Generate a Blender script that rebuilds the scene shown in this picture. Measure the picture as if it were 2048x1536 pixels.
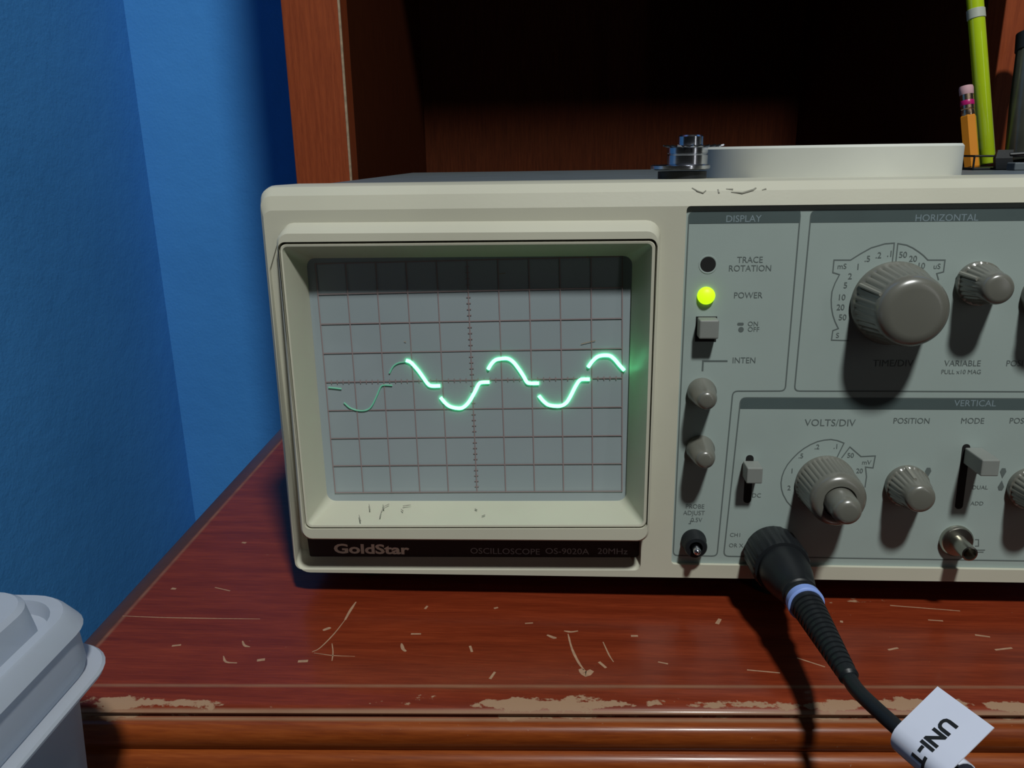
import bpy, bmesh, math, random
from mathutils import Vector, Matrix
random.seed(4)
MM = 0.001
for o in list(bpy.data.objects):
    bpy.data.objects.remove(o)
scene = bpy.context.scene
COL = scene.collection

# ------------------------------------------------------------------ camera
# world in millimetres while building: X right, Y away, Z up; desk top at DZ
DZ = 750.0
FPX = 1700.0
CAM = Vector((31.89, -271.24, DZ + 159.46))
RW = Matrix(((0.99787424, -0.06511663, -0.00261435),
             (0.06299836, 0.95359170, 0.29443857),
             (-0.01667982, -0.29397736, 0.95566683)))        # columns: right, forward, up
cam_data = bpy.data.cameras.new('camera')
cam_data.sensor_width = 36.0
cam_data.lens = 36.0 * FPX / 2048.0
cam_data.clip_start = 0.01
cam = bpy.data.objects.new('camera', cam_data)
COL.objects.link(cam)
r, f_, u = RW.col[0], RW.col[1], RW.col[2]
cam.matrix_world = Matrix(((r[0], u[0], -f_[0], CAM[0] * MM),
                           (r[1], u[1], -f_[1], CAM[1] * MM),
                           (r[2], u[2], -f_[2], CAM[2] * MM),
                           (0, 0, 0, 1)))
scene.camera = cam

# ------------------------------------------------------------------ light
world = bpy.data.worlds.new('world')
scene.world = world
world.use_nodes = True
world.node_tree.nodes['Background'].inputs[0].default_value = (0.75, 0.85, 1.0, 1)
world.node_tree.nodes['Background'].inputs[1].default_value = 0.002
LAMP = Vector((298.0, -745.0, DZ + 1310.0))
ld = bpy.data.lights.new('ceiling_bulb', 'POINT')
ld.energy = 73.0
ld.shadow_soft_size = 0.062
ld.color = (0.97, 1.0, 0.97)
lamp = bpy.data.objects.new('ceiling_bulb', ld)
lamp.location = LAMP * MM
COL.objects.link(lamp)
# area light added behind the viewer for streaks in the glossy pens and chrome
sd = bpy.data.lights.new('streak_light', 'AREA')
sd.shape = 'RECTANGLE'
sd.size, sd.size_y = 0.025, 0.6
sd.energy = 0.3
strip_l = bpy.data.objects.new('streak_light', sd)
strip_l.location = Vector((700.0, -820.0, DZ + 330.0)) * MM
dv = (Vector((120.0, 60.0, DZ + 100.0)) - Vector((700.0, -820.0, DZ + 330.0))).normalized()
strip_l.rotation_euler = dv.to_track_quat('-Z', 'Y').to_euler()
COL.objects.link(strip_l)
vs = scene.view_settings
vs.view_transform = 'Standard'
vs.look = 'None'
vs.gamma = 1
vs.exposure = 0.0
vs.use_curve_mapping = False


# ------------------------------------------------------------------ frames
# scope frame F: X right, Y into the scope (0 = CRT face), Z up; leaned back TILT about X
TILT = math.radians(2.7)
ct, st = math.cos(TILT), math.sin(TILT)
F2W = Matrix(((1, 0, 0), (0, ct, st), (0, -st, ct)))
OFF = Vector((0, 0, DZ + 77.16))


def f2w(p):
    return F2W @ Vector(p) + OFF


W2F = F2W.transposed()
CF = W2F @ (CAM - OFF)
SROT = math.radians(1.0)       # the tube sits turned by one degree in its frame
SM = Matrix(((math.cos(SROT), 0, -math.sin(SROT)), (0, 1, 0), (math.sin(SROT), 0, math.cos(SROT))))


def ray(px, py):
    return RW @ Vector(((px - 1024) / FPX, 1.0, -(py - 768) / FPX))


def onF(px, py, Y):
    """photo pixel -> point (mm, scope frame) on the plane at depth Y of the scope"""
    d = W2F @ ray(px, py)
    return CF + d * ((Y - CF[1]) / d[1])


def onW(px, py, axis, v):
    d = ray(px, py)
    return CAM + d * ((v - CAM[axis]) / d[axis])


# ------------------------------------------------------------------ materials
def srgb(r_, g_, b_):
    def c(v):
        v /= 255.0
        return v / 12.92 if v <= 0.04045 else ((v + 0.055) / 1.055) ** 2.4
    return (c(r_), c(g_), c(b_), 1)


class NT:
    def __init__(self, name):
        self.m = bpy.data.materials.new(name)
        self.m.use_nodes = True
        self.t = self.m.node_tree
        self.n = self.t.nodes
        self.p = self.n['Principled BSDF']

    def new(self, kind, **kw):
        n = self.n.new(kind)
        for k, v in kw.items():
            if k in n.inputs:
                n.inputs[k].default_value = v
            else:
                setattr(n, k, v)
        return n

    def link(self, a, b):
        self.t.links.new(a, b)

    def coord(self, scale=(1, 1, 1)):
        tc = self.new('ShaderNodeTexCoord')
        mp = self.new('ShaderNodeMapping')
        mp.inputs['Scale'].default_value = scale
        self.link(tc.outputs['Object'], mp.inputs[0])
        return mp.outputs[0]

    def noise(self, scale, detail=3, stretch=(1, 1, 1), rough=0.5):
        n = self.new('ShaderNodeTexNoise')
        n.inputs['Scale'].default_value = scale
        n.inputs['Detail'].default_value = detail
        n.inputs['Roughness'].default_value = rough
        self.link(self.coord(stretch), n.inputs['Vector'])
        return n.outputs['Fac']

    def ramp(self, fac, stops):
        n = self.new('ShaderNodeValToRGB')
        e = n.color_ramp.elements
        while len(e) < len(stops):
            e.new(0.5)
        for k, (p, c) in enumerate(stops):
            e[k].position = p
            e[k].color = c if len(c) == 4 else (*c, 1)
        self.link(fac, n.inputs[0])
        return n.outputs[0]

    def mix(self, fac, a, b):
        n = self.new('ShaderNodeMix', data_type='RGBA')
        for s, v in ((n.inputs[0], fac), (n.inputs[6], a), (n.inputs[7], b)):
            if hasattr(v, 'links') or hasattr(v, 'is_linked'):
                self.link(v, s)
            else:
                s.default_value = v
        return n.outputs[2]

    def math(self, op, a, b=0.0):
        n = self.new('ShaderNodeMath', operation=op)
        for s, v in ((n.inputs[0], a), (n.inputs[1], b)):
            if hasattr(v, 'is_linked'):
                self.link(v, s)
            else:
                s.default_value = v
        return n.outputs[0]

    def bump(self, height, strength, dist=0.001):
        b = self.new('ShaderNodeBump')
        b.inputs['Strength'].default_value = strength
        b.inputs['Distance'].default_value = dist
        self.link(height, b.inputs['Height'])
        self.link(b.outputs[0], self.p.inputs['Normal'])


def mat(name, col, rough=0.5, metal=0.0, var=0.06, nscale=60, bump=0.0, spec=0.5, coat=0.0, bscale=900):
    t = NT(name)
    if var:
        lo = tuple(c * (1 - var) for c in col[:3])
        hi = tuple(min(1, c * (1 + var)) for c in col[:3])
        t.link(t.ramp(t.noise(nscale), [(0.3, lo), (0.7, hi)]), t.p.inputs['Base Color'])
    else:
        t.p.inputs['Base Color'].default_value = col
    t.p.inputs['Roughness'].default_value = rough
    t.p.inputs['Metallic'].default_value = metal
    t.p.inputs['Specular IOR Level'].default_value = spec
    t.p.inputs['Coat Weight'].default_value = coat
    if bump:
        t.bump(t.noise(bscale, 2), bump, 0.0003)
    return t.m


def emit(name, col, strength, base=(0.1, 0.1, 0.1, 1)):
    t = NT(name)
    t.p.inputs['Base Color'].default_value = base
    t.p.inputs['Emission Color'].default_value = col
    t.p.inputs['Emission Strength'].default_value = strength
    return t.m


def wood(name, dark, light, stretch, rough=0.35, coat=0.3, scale=30, spec=0.25):
    t = NT(name)
    a = t.noise(scale, 6, stretch, 0.6)
    b = t.noise(scale * 5, 3, stretch, 0.6)
    mixv = t.math('ADD', t.math('MULTIPLY', a, 0.65), t.math('MULTIPLY', b, 0.35))
    t.link(t.ramp(mixv, [(0.36, dark), (0.64, light)]), t.p.inputs['Base Color'])
    t.p.inputs['Roughness'].default_value = rough
    t.p.inputs['Coat Weight'].default_value = coat
    t.p.inputs['Specular IOR Level'].default_value = spec
    t.p.inputs['Coat Roughness'].default_value = 0.2
    t.bump(mixv, 0.08, 0.0006)
    return t.m


M = {}
M['cream'] = mat('cream_plastic', (0.50, 0.49, 0.395, 1), 0.42, var=0.04, nscale=25, bump=0.05)
M['panel'] = mat('panel_grey_paint', (0.31, 0.375, 0.355, 1), 0.5, var=0.03, nscale=40, bump=0.04)
M['header'] = mat('header_grey_print', (0.070, 0.098, 0.098, 1), 0.5, var=0.05)
M['ink'] = mat('dark_grey_ink', (0.105, 0.13, 0.125, 1), 0.6, var=0)
M['pale_ink'] = mat('pale_ink', (0.20, 0.26, 0.29, 1), 0.6, var=0)
M['chassis'] = mat('dark_grey_steel', (0.10, 0.12, 0.135, 1), 0.55, var=0.08, bump=0.05)
M['knob'] = mat('taupe_knob_plastic', (0.132, 0.132, 0.112, 1), 0.27, var=0.04, spec=1.0)
M['knob_light'] = mat('lighter_knob_ridge', (0.21, 0.21, 0.18, 1), 0.4, var=0.03)
M['lever'] = mat('grey_lever_plastic', (0.21, 0.225, 0.21, 1), 0.45, var=0.04)
M['black'] = mat('black_plastic', (0.010, 0.012, 0.014, 1), 0.42, var=0.1, bump=0.05, spec=0.3)
M['blackcable'] = mat('black_rubber', (0.009, 0.011, 0.013, 1), 0.42, var=0.1, spec=0.3)
M['hole'] = mat('hole_black', (0.003, 0.003, 0.003, 1), 0.8, var=0)
M['plate'] = mat('black_nameplate', (0.008, 0.008, 0.009, 1), 0.45, var=0.05)
M['plate_text'] = mat('silver_nameplate_text', (0.85, 0.8, 0.66, 1), 0.4, metal=0.0, var=0.1)
M['plate_dim'] = mat('grey_nameplate_text', (0.30, 0.32, 0.32, 1), 0.5, var=0.1)
M['chrome'] = mat('chrome', (0.62, 0.64, 0.70, 1), 0.2, metal=1.0, var=0.03)
M['steel'] = mat('nickel', (0.42, 0.41, 0.36, 1), 0.28, metal=1.0, var=0.05)
M['gap'] = mat('gap_brown', (0.05, 0.042, 0.022, 1), 0.7, var=0)
M['smudge'] = mat('smudge', (0.29, 0.285, 0.235, 1), 0.6, var=0.25, nscale=600)
M['white_tape'] = mat('white_tape', (0.60, 0.61, 0.55, 1), 0.55, var=0.04, nscale=40)
M['card'] = mat('card_core', (0.3, 0.22, 0.12, 1), 0.8)
M['tagwhite'] = mat('white_tag_film', (0.74, 0.77, 0.90, 1), 0.16, var=0.02, coat=0.5)
M['tagink'] = mat('black_tag_ink', (0.012, 0.012, 0.012, 1), 0.5, var=0)
M['bluering'] = mat('blue_ring', (0.24, 0.36, 0.78, 1), 0.4, var=0.03)
M['orange'] = mat('orange_pencil_paint', (0.62, 0.22, 0.012, 1), 0.3, coat=0.6, var=0.05)
M['lime'] = mat('lime_pen_barrel', (0.40, 0.55, 0.012, 1), 0.22, coat=0.9, var=0.05)
M['limepale'] = mat('pale_grey_band', (0.42, 0.45, 0.38, 1), 0.4, var=0.03)
M['eraser'] = mat('pink_eraser', (0.52, 0.30, 0.33, 1), 0.7, var=0.05)
M['brass'] = mat('gold_ferrule', (0.85, 0.6, 0.42, 1), 0.25, metal=1.0, var=0.03)
M['magenta'] = mat('magenta_band', (0.42, 0.008, 0.13, 1), 0.35, var=0.03)
M['red'] = mat('red_plastic', (0.35, 0.03, 0.012, 1), 0.5)
M['greytube'] = mat('clear_grey_plastic', (0.040, 0.042, 0.033, 1), 0.3, coat=0.3, var=0.2, nscale=120)
M['rubber'] = mat('rubber_foot', (0.01, 0.01, 0.01, 1), 0.7)
M['trace'] = emit('green_trace_glow', (0.13, 1.0, 0.40, 1), 6.0)
M['trace_dim'] = emit('green_trace_faint', (0.10, 0.62, 0.36, 1), 0.42)
M['led'] = emit('led_glow', (0.50, 1.0, 0.002, 1), 1.25, (0.2, 0.4, 0.02, 1))
M['floor'] = mat('grey_floor_tile', (0.25, 0.24, 0.22, 1), 0.5)
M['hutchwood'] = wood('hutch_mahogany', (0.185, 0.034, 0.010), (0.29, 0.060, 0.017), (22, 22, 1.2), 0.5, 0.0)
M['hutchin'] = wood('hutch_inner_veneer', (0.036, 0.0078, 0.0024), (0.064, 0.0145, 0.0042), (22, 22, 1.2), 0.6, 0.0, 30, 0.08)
M['wornedge'] = mat('worn_wood_edge', (0.30, 0.22, 0.14, 1), 0.7, var=0.3, nscale=300)
M['scratch'] = mat('scratched_bare_wood', (0.33, 0.19, 0.115, 1), 0.75, var=0.15, nscale=700)
M['legwood'] = wood('desk_side_mahogany', (0.10, 0.018, 0.006), (0.2, 0.04, 0.012), (22, 22, 1.2), 0.4, 0.2)


def wall_mat():
    t = NT('blue_wall_paint')
    n = t.noise(6, 4)
    t.link(t.ramp(n, [(0.3, (0.050, 0.245, 0.60)), (0.7, (0.062, 0.285, 0.68))]), t.p.inputs['Base Color'])
    t.p.inputs['Roughness'].default_value = 0.75
    t.p.inputs['Specular IOR Level'].default_value = 0.25
    b = t.math('ADD', t.noise(60, 4), t.math('MULTIPLY', t.noise(420, 2), 0.35))
    t.bump(b, 0.22, 0.003)
    return t.m


M['wall'] = wall_mat()


def plastic_mat():
    t = NT('frosted_polypropylene')
    t.p.inputs['Base Color'].default_value = (0.74, 0.79, 0.88, 1)
    t.p.inputs['Roughness'].default_value = 0.4
    tr = t.new('ShaderNodeBsdfTranslucent')
    tr.inputs[0].default_value = (0.62, 0.68, 0.74, 1)
    tp = t.new('ShaderNodeBsdfTransparent')
    tp.inputs[0].default_value = (0.8, 0.84, 0.88, 1)
    m1 = t.new('ShaderNodeMixShader')
    m1.inputs[0].default_value = 0.5
    m2 = t.new('ShaderNodeMixShader')
    m2.inputs[0].default_value = 0.22
    t.link(t.p.outputs[0], m1.inputs[1])
    t.link(tr.outputs[0], m1.inputs[2])
    t.link(m1.outputs[0], m2.inputs[1])
    t.link(tp.outputs[0], m2.inputs[2])
    t.link(m2.outputs[0], t.n['Material Output'].inputs[0])
    return t.m


M['tub'] = plastic_mat()


def screen_mat():
    t = NT('crt_faceplate')
    n = t.noise(18, 3, (1, 1, 1))
    t.link(t.ramp(n, [(0.3, (0.255, 0.305, 0.325)), (0.7, (0.290, 0.340, 0.362))]), t.p.inputs['Base Color'])
    t.p.inputs['Roughness'].default_value = 0.5
    t.p.inputs['Coat Weight'].default_value = 0.6
    t.p.inputs['Coat Roughness'].default_value = 0.06
    return t.m


M['screen'] = screen_mat()


def desk_mat(yedge):
    """reddish mahogany varnish with rubbed-through pale patches along the front arris"""
    t = NT('desk_mahogany_varnish')
    a = t.noise(14, 6, (1, 14, 14), 0.62)
    b = t.noise(90, 4, (1, 16, 16), 0.6)
    g = t.math('ADD', t.math('MULTIPLY', a, 0.6), t.math('MULTIPLY', b, 0.4))
    base = t.ramp(g, [(0.36, (0.108, 0.0145, 0.0048)), (0.5, (0.150, 0.0215, 0.0068)), (0.64, (0.205, 0.032, 0.0100))])
    tc = t.new('ShaderNodeTexCoord')
    sx = t.new('ShaderNodeSeparateXYZ')
    t.link(tc.outputs['Object'], sx.inputs[0])
    # the front arris in desk coordinates (the top is not quite square): y - yedge - slope*x
    y = t.math('SUBTRACT', t.math('SUBTRACT', sx.outputs[1], yedge[0]), t.math('MULTIPLY', sx.outputs[0], yedge[1]))

    def band(lo, hi, soft):
        mr1 = t.new('ShaderNodeMapRange')
        mr1.inputs[1].default_value, mr1.inputs[2].default_value = lo - soft, lo + soft
        t.link(y, mr1.inputs[0])
        mr2 = t.new('ShaderNodeMapRange')
        mr2.inputs[1].default_value, mr2.inputs[2].default_value = hi + soft, hi - soft
        t.link(y, mr2.inputs[0])
        return t.math('MULTIPLY', mr1.outputs[0], mr2.outputs[0])
    n1 = t.noise(48, 5, (1, 2.4, 1), 0.65)
    n2 = t.noise(240, 4, (1, 1.6, 1), 0.65)
    worn = t.math('ADD', t.math('MULTIPLY', n1, 0.7), t.math('MULTIPLY', n2, 0.3))
    big = t.noise(11, 2, (1, 3, 1))
    worn = t.math('ADD', worn, t.math('MULTIPLY', t.math('SUBTRACT', big, 0.5), 0.55))
    edge = t.math('MULTIPLY', band(-0.0084, -0.0036, 0.0028), 0.28)
    w1 = t.ramp(t.math('ADD', worn, edge), [(0.715, (0, 0, 0)), (0.745, (1, 1, 1))])
    line1 = t.math('MULTIPLY', band(-0.0003, 0.0004, 0.0006), t.math('ADD', n1, 0.15))
    line2 = t.math('MULTIPLY', band(-0.0088, -0.0078, 0.0006), t.math('ADD', n1, 0.4))
    fl = t.noise(700, 2, (1, 1.6, 1), 0.5)
    flecks = t.ramp(fl, [(0.755, (0, 0, 0)), (0.79, (1, 1, 1))])
    pits = t.math('MULTIPLY', flecks, 0.5)
    # the moulding keeps more of its orange varnish than the top
    mould = t.new('ShaderNodeMapRange')
    mould.inputs[1].default_value, mould.inputs[2].default_value = -0.0075, -0.0095
    t.link(y, mould.inputs[0])
    orange = t.ramp(g, [(0.34, (0.13, 0.024, 0.005)), (0.5, (0.20, 0.042, 0.0075)), (0.66, (0.27, 0.066, 0.013))])
    base = t.mix(mould.outputs[0], base, orange)
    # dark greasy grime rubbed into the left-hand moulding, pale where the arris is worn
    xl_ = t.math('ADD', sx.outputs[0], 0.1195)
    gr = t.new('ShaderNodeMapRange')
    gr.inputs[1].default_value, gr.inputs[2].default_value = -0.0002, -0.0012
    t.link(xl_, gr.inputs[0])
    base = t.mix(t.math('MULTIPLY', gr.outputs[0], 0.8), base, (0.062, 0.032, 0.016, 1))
    la = t.new('ShaderNodeMapRange')
    la.inputs[1].default_value, la.inputs[2].default_value = 0.0011, 0.0
    t.link(t.math('ABSOLUTE', xl_), la.inputs[0])
    leftline = t.math('MULTIPLY', la.outputs[0], t.math('SUBTRACT', n1, 0.1))
    tot = t.math('MAXIMUM', t.math('MAXIMUM', w1, line1), t.math('MAXIMUM', t.math('MAXIMUM', line2, leftline), pits))
    col = t.mix(tot, base, (0.29, 0.175, 0.105, 1))
    t.link(col, t.p.inputs['Base Color'])
    ro = t.math('ADD', 0.33, t.math('MULTIPLY', tot, 0.35))
    t.link(ro, t.p.inputs['Roughness'])
    t.p.inputs['Specular IOR Level'].default_value = 0.22
    t.p.inputs['Coat Weight'].default_value = 0.12
    t.p.inputs['Coat Roughness'].default_value = 0.14
    t.bump(t.math('ADD', g, t.math('MULTIPLY', tot, -0.6)), 0.12, 0.0006)
    return t.m


# ------------------------------------------------------------------ object helpers
def link(name, bm, m, parent=None, smooth=False, angle=40):
    bmesh.ops.recalc_face_normals(bm, faces=bm.faces)
    bmesh.ops.scale(bm, vec=(MM, MM, MM), verts=bm.verts)
    me = bpy.data.meshes.new(name)
    bm.to_mesh(me)
    bm.free()
    me.materials.append(m)
    if smooth:
        for p in me.polygons:
            p.use_smooth = True
        me.set_sharp_from_angle(angle=math.radians(angle))
    o = bpy.data.objects.new(name, me)
    COL.objects.link(o)
    if parent:
        o.parent = parent
    return o


def empty(name, label, cat, mtx=None, group=None):
    o = bpy.data.objects.new(name, None)
    o.empty_display_size = 0.01
    COL.objects.link(o)
    o['label'] = label
    o['category'] = cat
    if group:
        o['group'] = group
    if mtx is not None:
        o.matrix_world = mtx
    return o


def tag(o, label=None, cat=None, kind=None, group=None):
    if label: o['label'] = label
    if cat: o['category'] = cat
    if kind: o['kind'] = kind
    if group: o['group'] = group
    return o


def mtx(rot, loc):
    m = rot.to_4x4()
    m.translation = Vector(loc) * MM
    return m


def loft(bm, loops, cap0=True, cap1=True, closed=True):
    rows = [[bm.verts.new(p) for p in lp] for lp in loops]
    n = len(rows[0])
    for a, b in zip(rows, rows[1:]):
        for i in range(n if closed else n - 1):
            j = (i + 1) % n
            bm.faces.new((a[i], a[j], b[j], b[i]))
    if cap0:
        bm.faces.new(rows[0][::-1])
    if cap1:
        bm.faces.new(rows[-1])
    return rows


def poly_offset(q, offs):
    """inset (positive) a convex polygon given clockwise or ccw in 2D by one distance per edge"""
    n = len(q)
    area = sum(q[i][0] * q[(i + 1) % n][1] - q[(i + 1) % n][0] * q[i][1] for i in range(n))
    sg = 1 if area > 0 else -1
    lines = []
    for i in range(n):
        a, b = q[i], q[(i + 1) % n]
        dx, dy = b[0] - a[0], b[1] - a[1]
        L = math.hypot(dx, dy)
        nx, ny = -dy / L * sg, dx / L * sg
        lines.append(((a[0] + nx * offs[i], a[1] + ny * offs[i]), (dx / L, dy / L)))
    out = []
    for i in range(n):
        (p, d), (p2, d2) = lines[i - 1], lines[i]
        den = d[0] * d2[1] - d[1] * d2[0]
        s = ((p2[0] - p[0]) * d2[1] - (p2[1] - p[1]) * d2[0]) / den
        out.append((p[0] + d[0] * s, p[1] + d[1] * s))
    return out


def round_poly(q, rad, n=6):
    """round the corners of a convex polygon; rad one value or a list"""
    out = []
    k = len(q)
    for i in range(k):
        R = rad[i] if isinstance(rad, (list, tuple)) else rad
        p, a, b = Vector(q[i]), Vector(q[i - 1]), Vector(q[(i + 1) % k])
        d1, d2 = (a - p).normalized(), (b - p).normalized()
        ang = d1.angle(d2)
        t = R / math.tan(ang / 2)
        if R < 1e-6:
            out += [tuple(p)] * (n + 1)
            continue
        c = p + (d1 + d2).normalized() * (R / math.sin(ang / 2))
        s, e = p + d1 * t - c, p + d2 * t - c
        a0 = math.atan2(s.y, s.x)
        da = math.atan2(e.y, e.x) - a0
        while da > math.pi: da -= 2 * math.pi
        while da < -math.pi: da += 2 * math.pi
        for j in range(n + 1):
            th = a0 + da * j / n
            out.append((c.x + R * math.cos(th), c.y + R * math.sin(th)))
    return out


def box(bm, c, s, bev=0.0, rot=None):
    g = bmesh.ops.create_cube(bm, size=1)
    vs_ = g['verts']
    bmesh.ops.scale(bm, vec=s, verts=vs_)
    if bev:
        es = list({e for v in vs_ for e in v.link_edges})
        rb = bmesh.ops.bevel(bm, geom=es, offset=bev, segments=2, affect='EDGES', profile=0.5)
        vs_ = list({v for f in rb['faces'] for v in f.verts} | {v for v in vs_ if v.is_valid})
    if rot is not None:
        bmesh.ops.rotate(bm, matrix=rot, verts=vs_)
    bmesh.ops.translate(bm, vec=c, verts=vs_)


def frame_from(axis, hint=(0, 0, 1)):
    a = Vector(axis).normalized()
    x = Vector(hint).cross(a)
    if x.length < 1e-4:
        x = Vector((1, 0, 0)).cross(a)
    x.normalize()
    return x, a.cross(x), a


def lathe(bm, c, axis, prof, n=28, flute=None, cap0=True, cap1=True, hint=(0, 0, 1)):
    """prof: (radius, height) along axis; flute=(count, depth, i0, i1)"""
    x, y, a = frame_from(axis, hint)
    c = Vector(c)
    loops = []
    for i, (R, h) in enumerate(prof):
        lp = []
        for k in range(n):
            th = 2 * math.pi * k / n
            rr = R
            if flute and flute[2] <= i <= flute[3]:
                rr = R - flute[1] * (0.5 - 0.5 * math.cos(flute[0] * th)) ** 2
            lp.append(c + a * h + x * (rr * math.cos(th)) + y * (rr * math.sin(th)))
        loops.append(lp)
    loft(bm, loops, cap0, cap1)


def tube(bm, pts, rad, n=10, caps=True):
    pts = [Vector(p) for p in pts]
    if not isinstance(rad, (list, tuple)):
        rad = [rad] * len(pts)
    t0 = (pts[1] - pts[0]).normalized()
    x = Vector((0, 0, 1)).cross(t0)
    if x.length < 0.05:
        x = Vector((1, 0, 0)).cross(t0)
    x.normalize()
    loops = []
    for i, p in enumerate(pts):
        a, b = pts[max(0, i - 1)], pts[min(len(pts) - 1, i + 1)]
        t = (b - a).normalized()
        x = (x - t * x.dot(t)).normalized()
        y = t.cross(x)
        loops.append([p + (x * math.cos(2 * math.pi * k / n) + y * math.sin(2 * math.pi * k / n)) * rad[i] for k in range(n)])
    loft(bm, loops, caps, caps)


def smooth_path(pts, n=6):
    pts = [Vector(p) for p in pts]
    out = []
    P = [pts[0] * 2 - pts[1]] + pts + [pts[-1] * 2 - pts[-2]]
    for i in range(1, len(P) - 2):
        p0, p1, p2, p3 = P[i - 1:i + 3]
        for k in range(n):
            t = k / n
            out.append(0.5 * ((2 * p1) + (p2 - p0) * t + (2 * p0 - 5 * p1 + 4 * p2 - p3) * t * t + (3 * p1 - p0 - 3 * p2 + p3) * t ** 3))
    out.append(pts[-1])
    return out


def text_verts(s, size, bold=0.0, sx=1.0, align='CENTER'):
    cu = bpy.data.curves.new('lettering', 'FONT')
    cu.body = s
    cu.size = size
    cu.align_x = align
    cu.align_y = 'CENTER' if align == 'CENTER' else 'BOTTOM_BASELINE'
    cu.offset = bold
    cu.resolution_u = 3
    o = bpy.data.objects.new('tmp', cu)
    COL.objects.link(o)
    bpy.context.view_layer.update()
    dg = bpy.context.evaluated_depsgraph_get()
    me = bpy.data.meshes.new_from_object(o.evaluated_get(dg))
    vv = [(v.co.x * sx, v.co.y) for v in me.vertices]
    ff = [tuple(p.vertices) for p in me.polygons]
    bpy.data.objects.remove(o)
    bpy.data.curves.remove(cu)
    bpy.data.meshes.remove(me)
    return vv, ff


def add_text(bm, s, c, size, bold=0.0, sx=1.0, rot=0.0):
    """lettering lying in the X-Z plane at point c, facing -Y"""
    vv, ff = text_verts(s, size, bold, sx)
    cr, sr = math.cos(rot), math.sin(rot)
    vs_ = [bm.verts.new((c[0] + x * cr - y * sr, c[1], c[2] + x * sr + y * cr)) for x, y in vv]
    for f in ff:
        try:
            bm.faces.new([vs_[i] for i in f])
        except ValueError:
            pass


def strip(bm, pts, w, Y, closed=False):
    """flat printed line of width w through 2D points (x, z) at depth Y"""
    P = [Vector(p) for p in pts]
    n = len(P)
    L, R_ = [], []
    for i in range(n):
        a = P[i - 1] if (i or closed) else P[0]
        b = P[(i + 1) % n] if (i < n - 1 or closed) else P[-1]
        d1 = (P[i] - a).normalized() if (P[i] - a).length > 1e-6 else (b - P[i]).normalized()
        d2 = (b - P[i]).normalized() if (b - P[i]).length > 1e-6 else d1
        t = (d1 + d2).normalized()
        nrm = Vector((-t.y, t.x))
        k = min(2.0, 1.0 / max(0.4, nrm.dot(Vector((-d1.y, d1.x)))))
        L.append(bm.verts.new((P[i].x + nrm.x * w / 2 * k, Y, P[i].y + nrm.y * w / 2 * k)))
        R_.append(bm.verts.new((P[i].x - nrm.x * w / 2 * k, Y, P[i].y - nrm.y * w / 2 * k)))
    for i in range(n if closed else n - 1):
        j = (i + 1) % n
        bm.faces.new((L[i], L[j], R_[j], R_[i]))


def xz(v):
    return (v[0], v[2])


# ================================================================== SETTING
def slab(name, a, b, m):
    bm = bmesh.new()
    box(bm, [(p + q) / 2 for p, q in zip(a, b)], [abs(q - p) for p, q in zip(a, b)])
    return tag(link(name, bm, m), kind='structure')


WALL_Y = CAM[1] + 785
WALL_X = -356.0
slab('wall_back', (WALL_X - 60, WALL_Y, 0), (1500, WALL_Y + 80, 2400), M['wall'])
slab('wall_left', (WALL_X - 60, -60, 0), (WALL_X, WALL_Y, 2400), M['wall'])
slab('floor', (WALL_X - 60, -600, -20), (1500, WALL_Y + 80, 0), M['floor'])

# ================================================================== DESK
# arris of the desk top traced on the horizontal plane of the top
dA = (-119.0, CAM[1] + 208.6)
slope = (218.77 - 208.53) / (163.31 + 111.13)
dB = (760.0, dA[1] + slope * (760 + 119.0))
dC = (760.0, WALL_Y - 26)
dD = (-119.0 - 3.5, WALL_Y - 26)
DESK_Q = [dA, dB, dC, dD]
desk = empty('desk', 'scratched reddish mahogany desk with a moulded front edge under the oscilloscope', 'desk',
             mtx(Matrix.Identity(3), (0, 0, DZ)))
prof = [(0, 0), (2, -0.3), (5.5, -1.4), (8.0, -2.4), (8.5, -3.0), (8.0, -3.8), (7.2, -4.1), (7.2, -4.9), (8.2, -5.2),
        (10.2, -5.5), (11.6, -6.5), (12.5, -8.2), (12.6, -10.2), (12.0, -12.0), (11.3, -13.0), (11.3, -13.5),
        (12.3, -13.8), (13.9, -14.9), (14.9, -16.8), (15.0, -19.1), (14.0, -21.6), (11, -23.1), (8, -23.6), (7, -26), (7, -30)]
bm = bmesh.new()
loops = [[(x, y, z) for x, y in round_poly(poly_offset(DESK_Q, [-o] * 4), 1.5 + o, 8)] for o, z in prof]
loft(bm, loops[::-1])
yl = (dA[1] - slope * dA[0]) * MM
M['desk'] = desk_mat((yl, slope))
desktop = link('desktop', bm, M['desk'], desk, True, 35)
bm = bmesh.new()
box(bm, (320, dA[1] + 45, -75), (860, 18, 88))
link('apron', bm, M['legwood'], desk)
for x in (-100, 742):
    bm = bmesh.new()
    box(bm, (x, (dA[1] + WALL_Y) / 2 + 12, -390), (20, WALL_Y - dA[1] - 60, 720))
    link('side_panel', bm, M['legwood'], desk)


def deskpt(px, py, up=0.0):
    p = onW(px, py, 2, DZ + up)
    return (p[0], p[1], p[2] - DZ)


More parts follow.
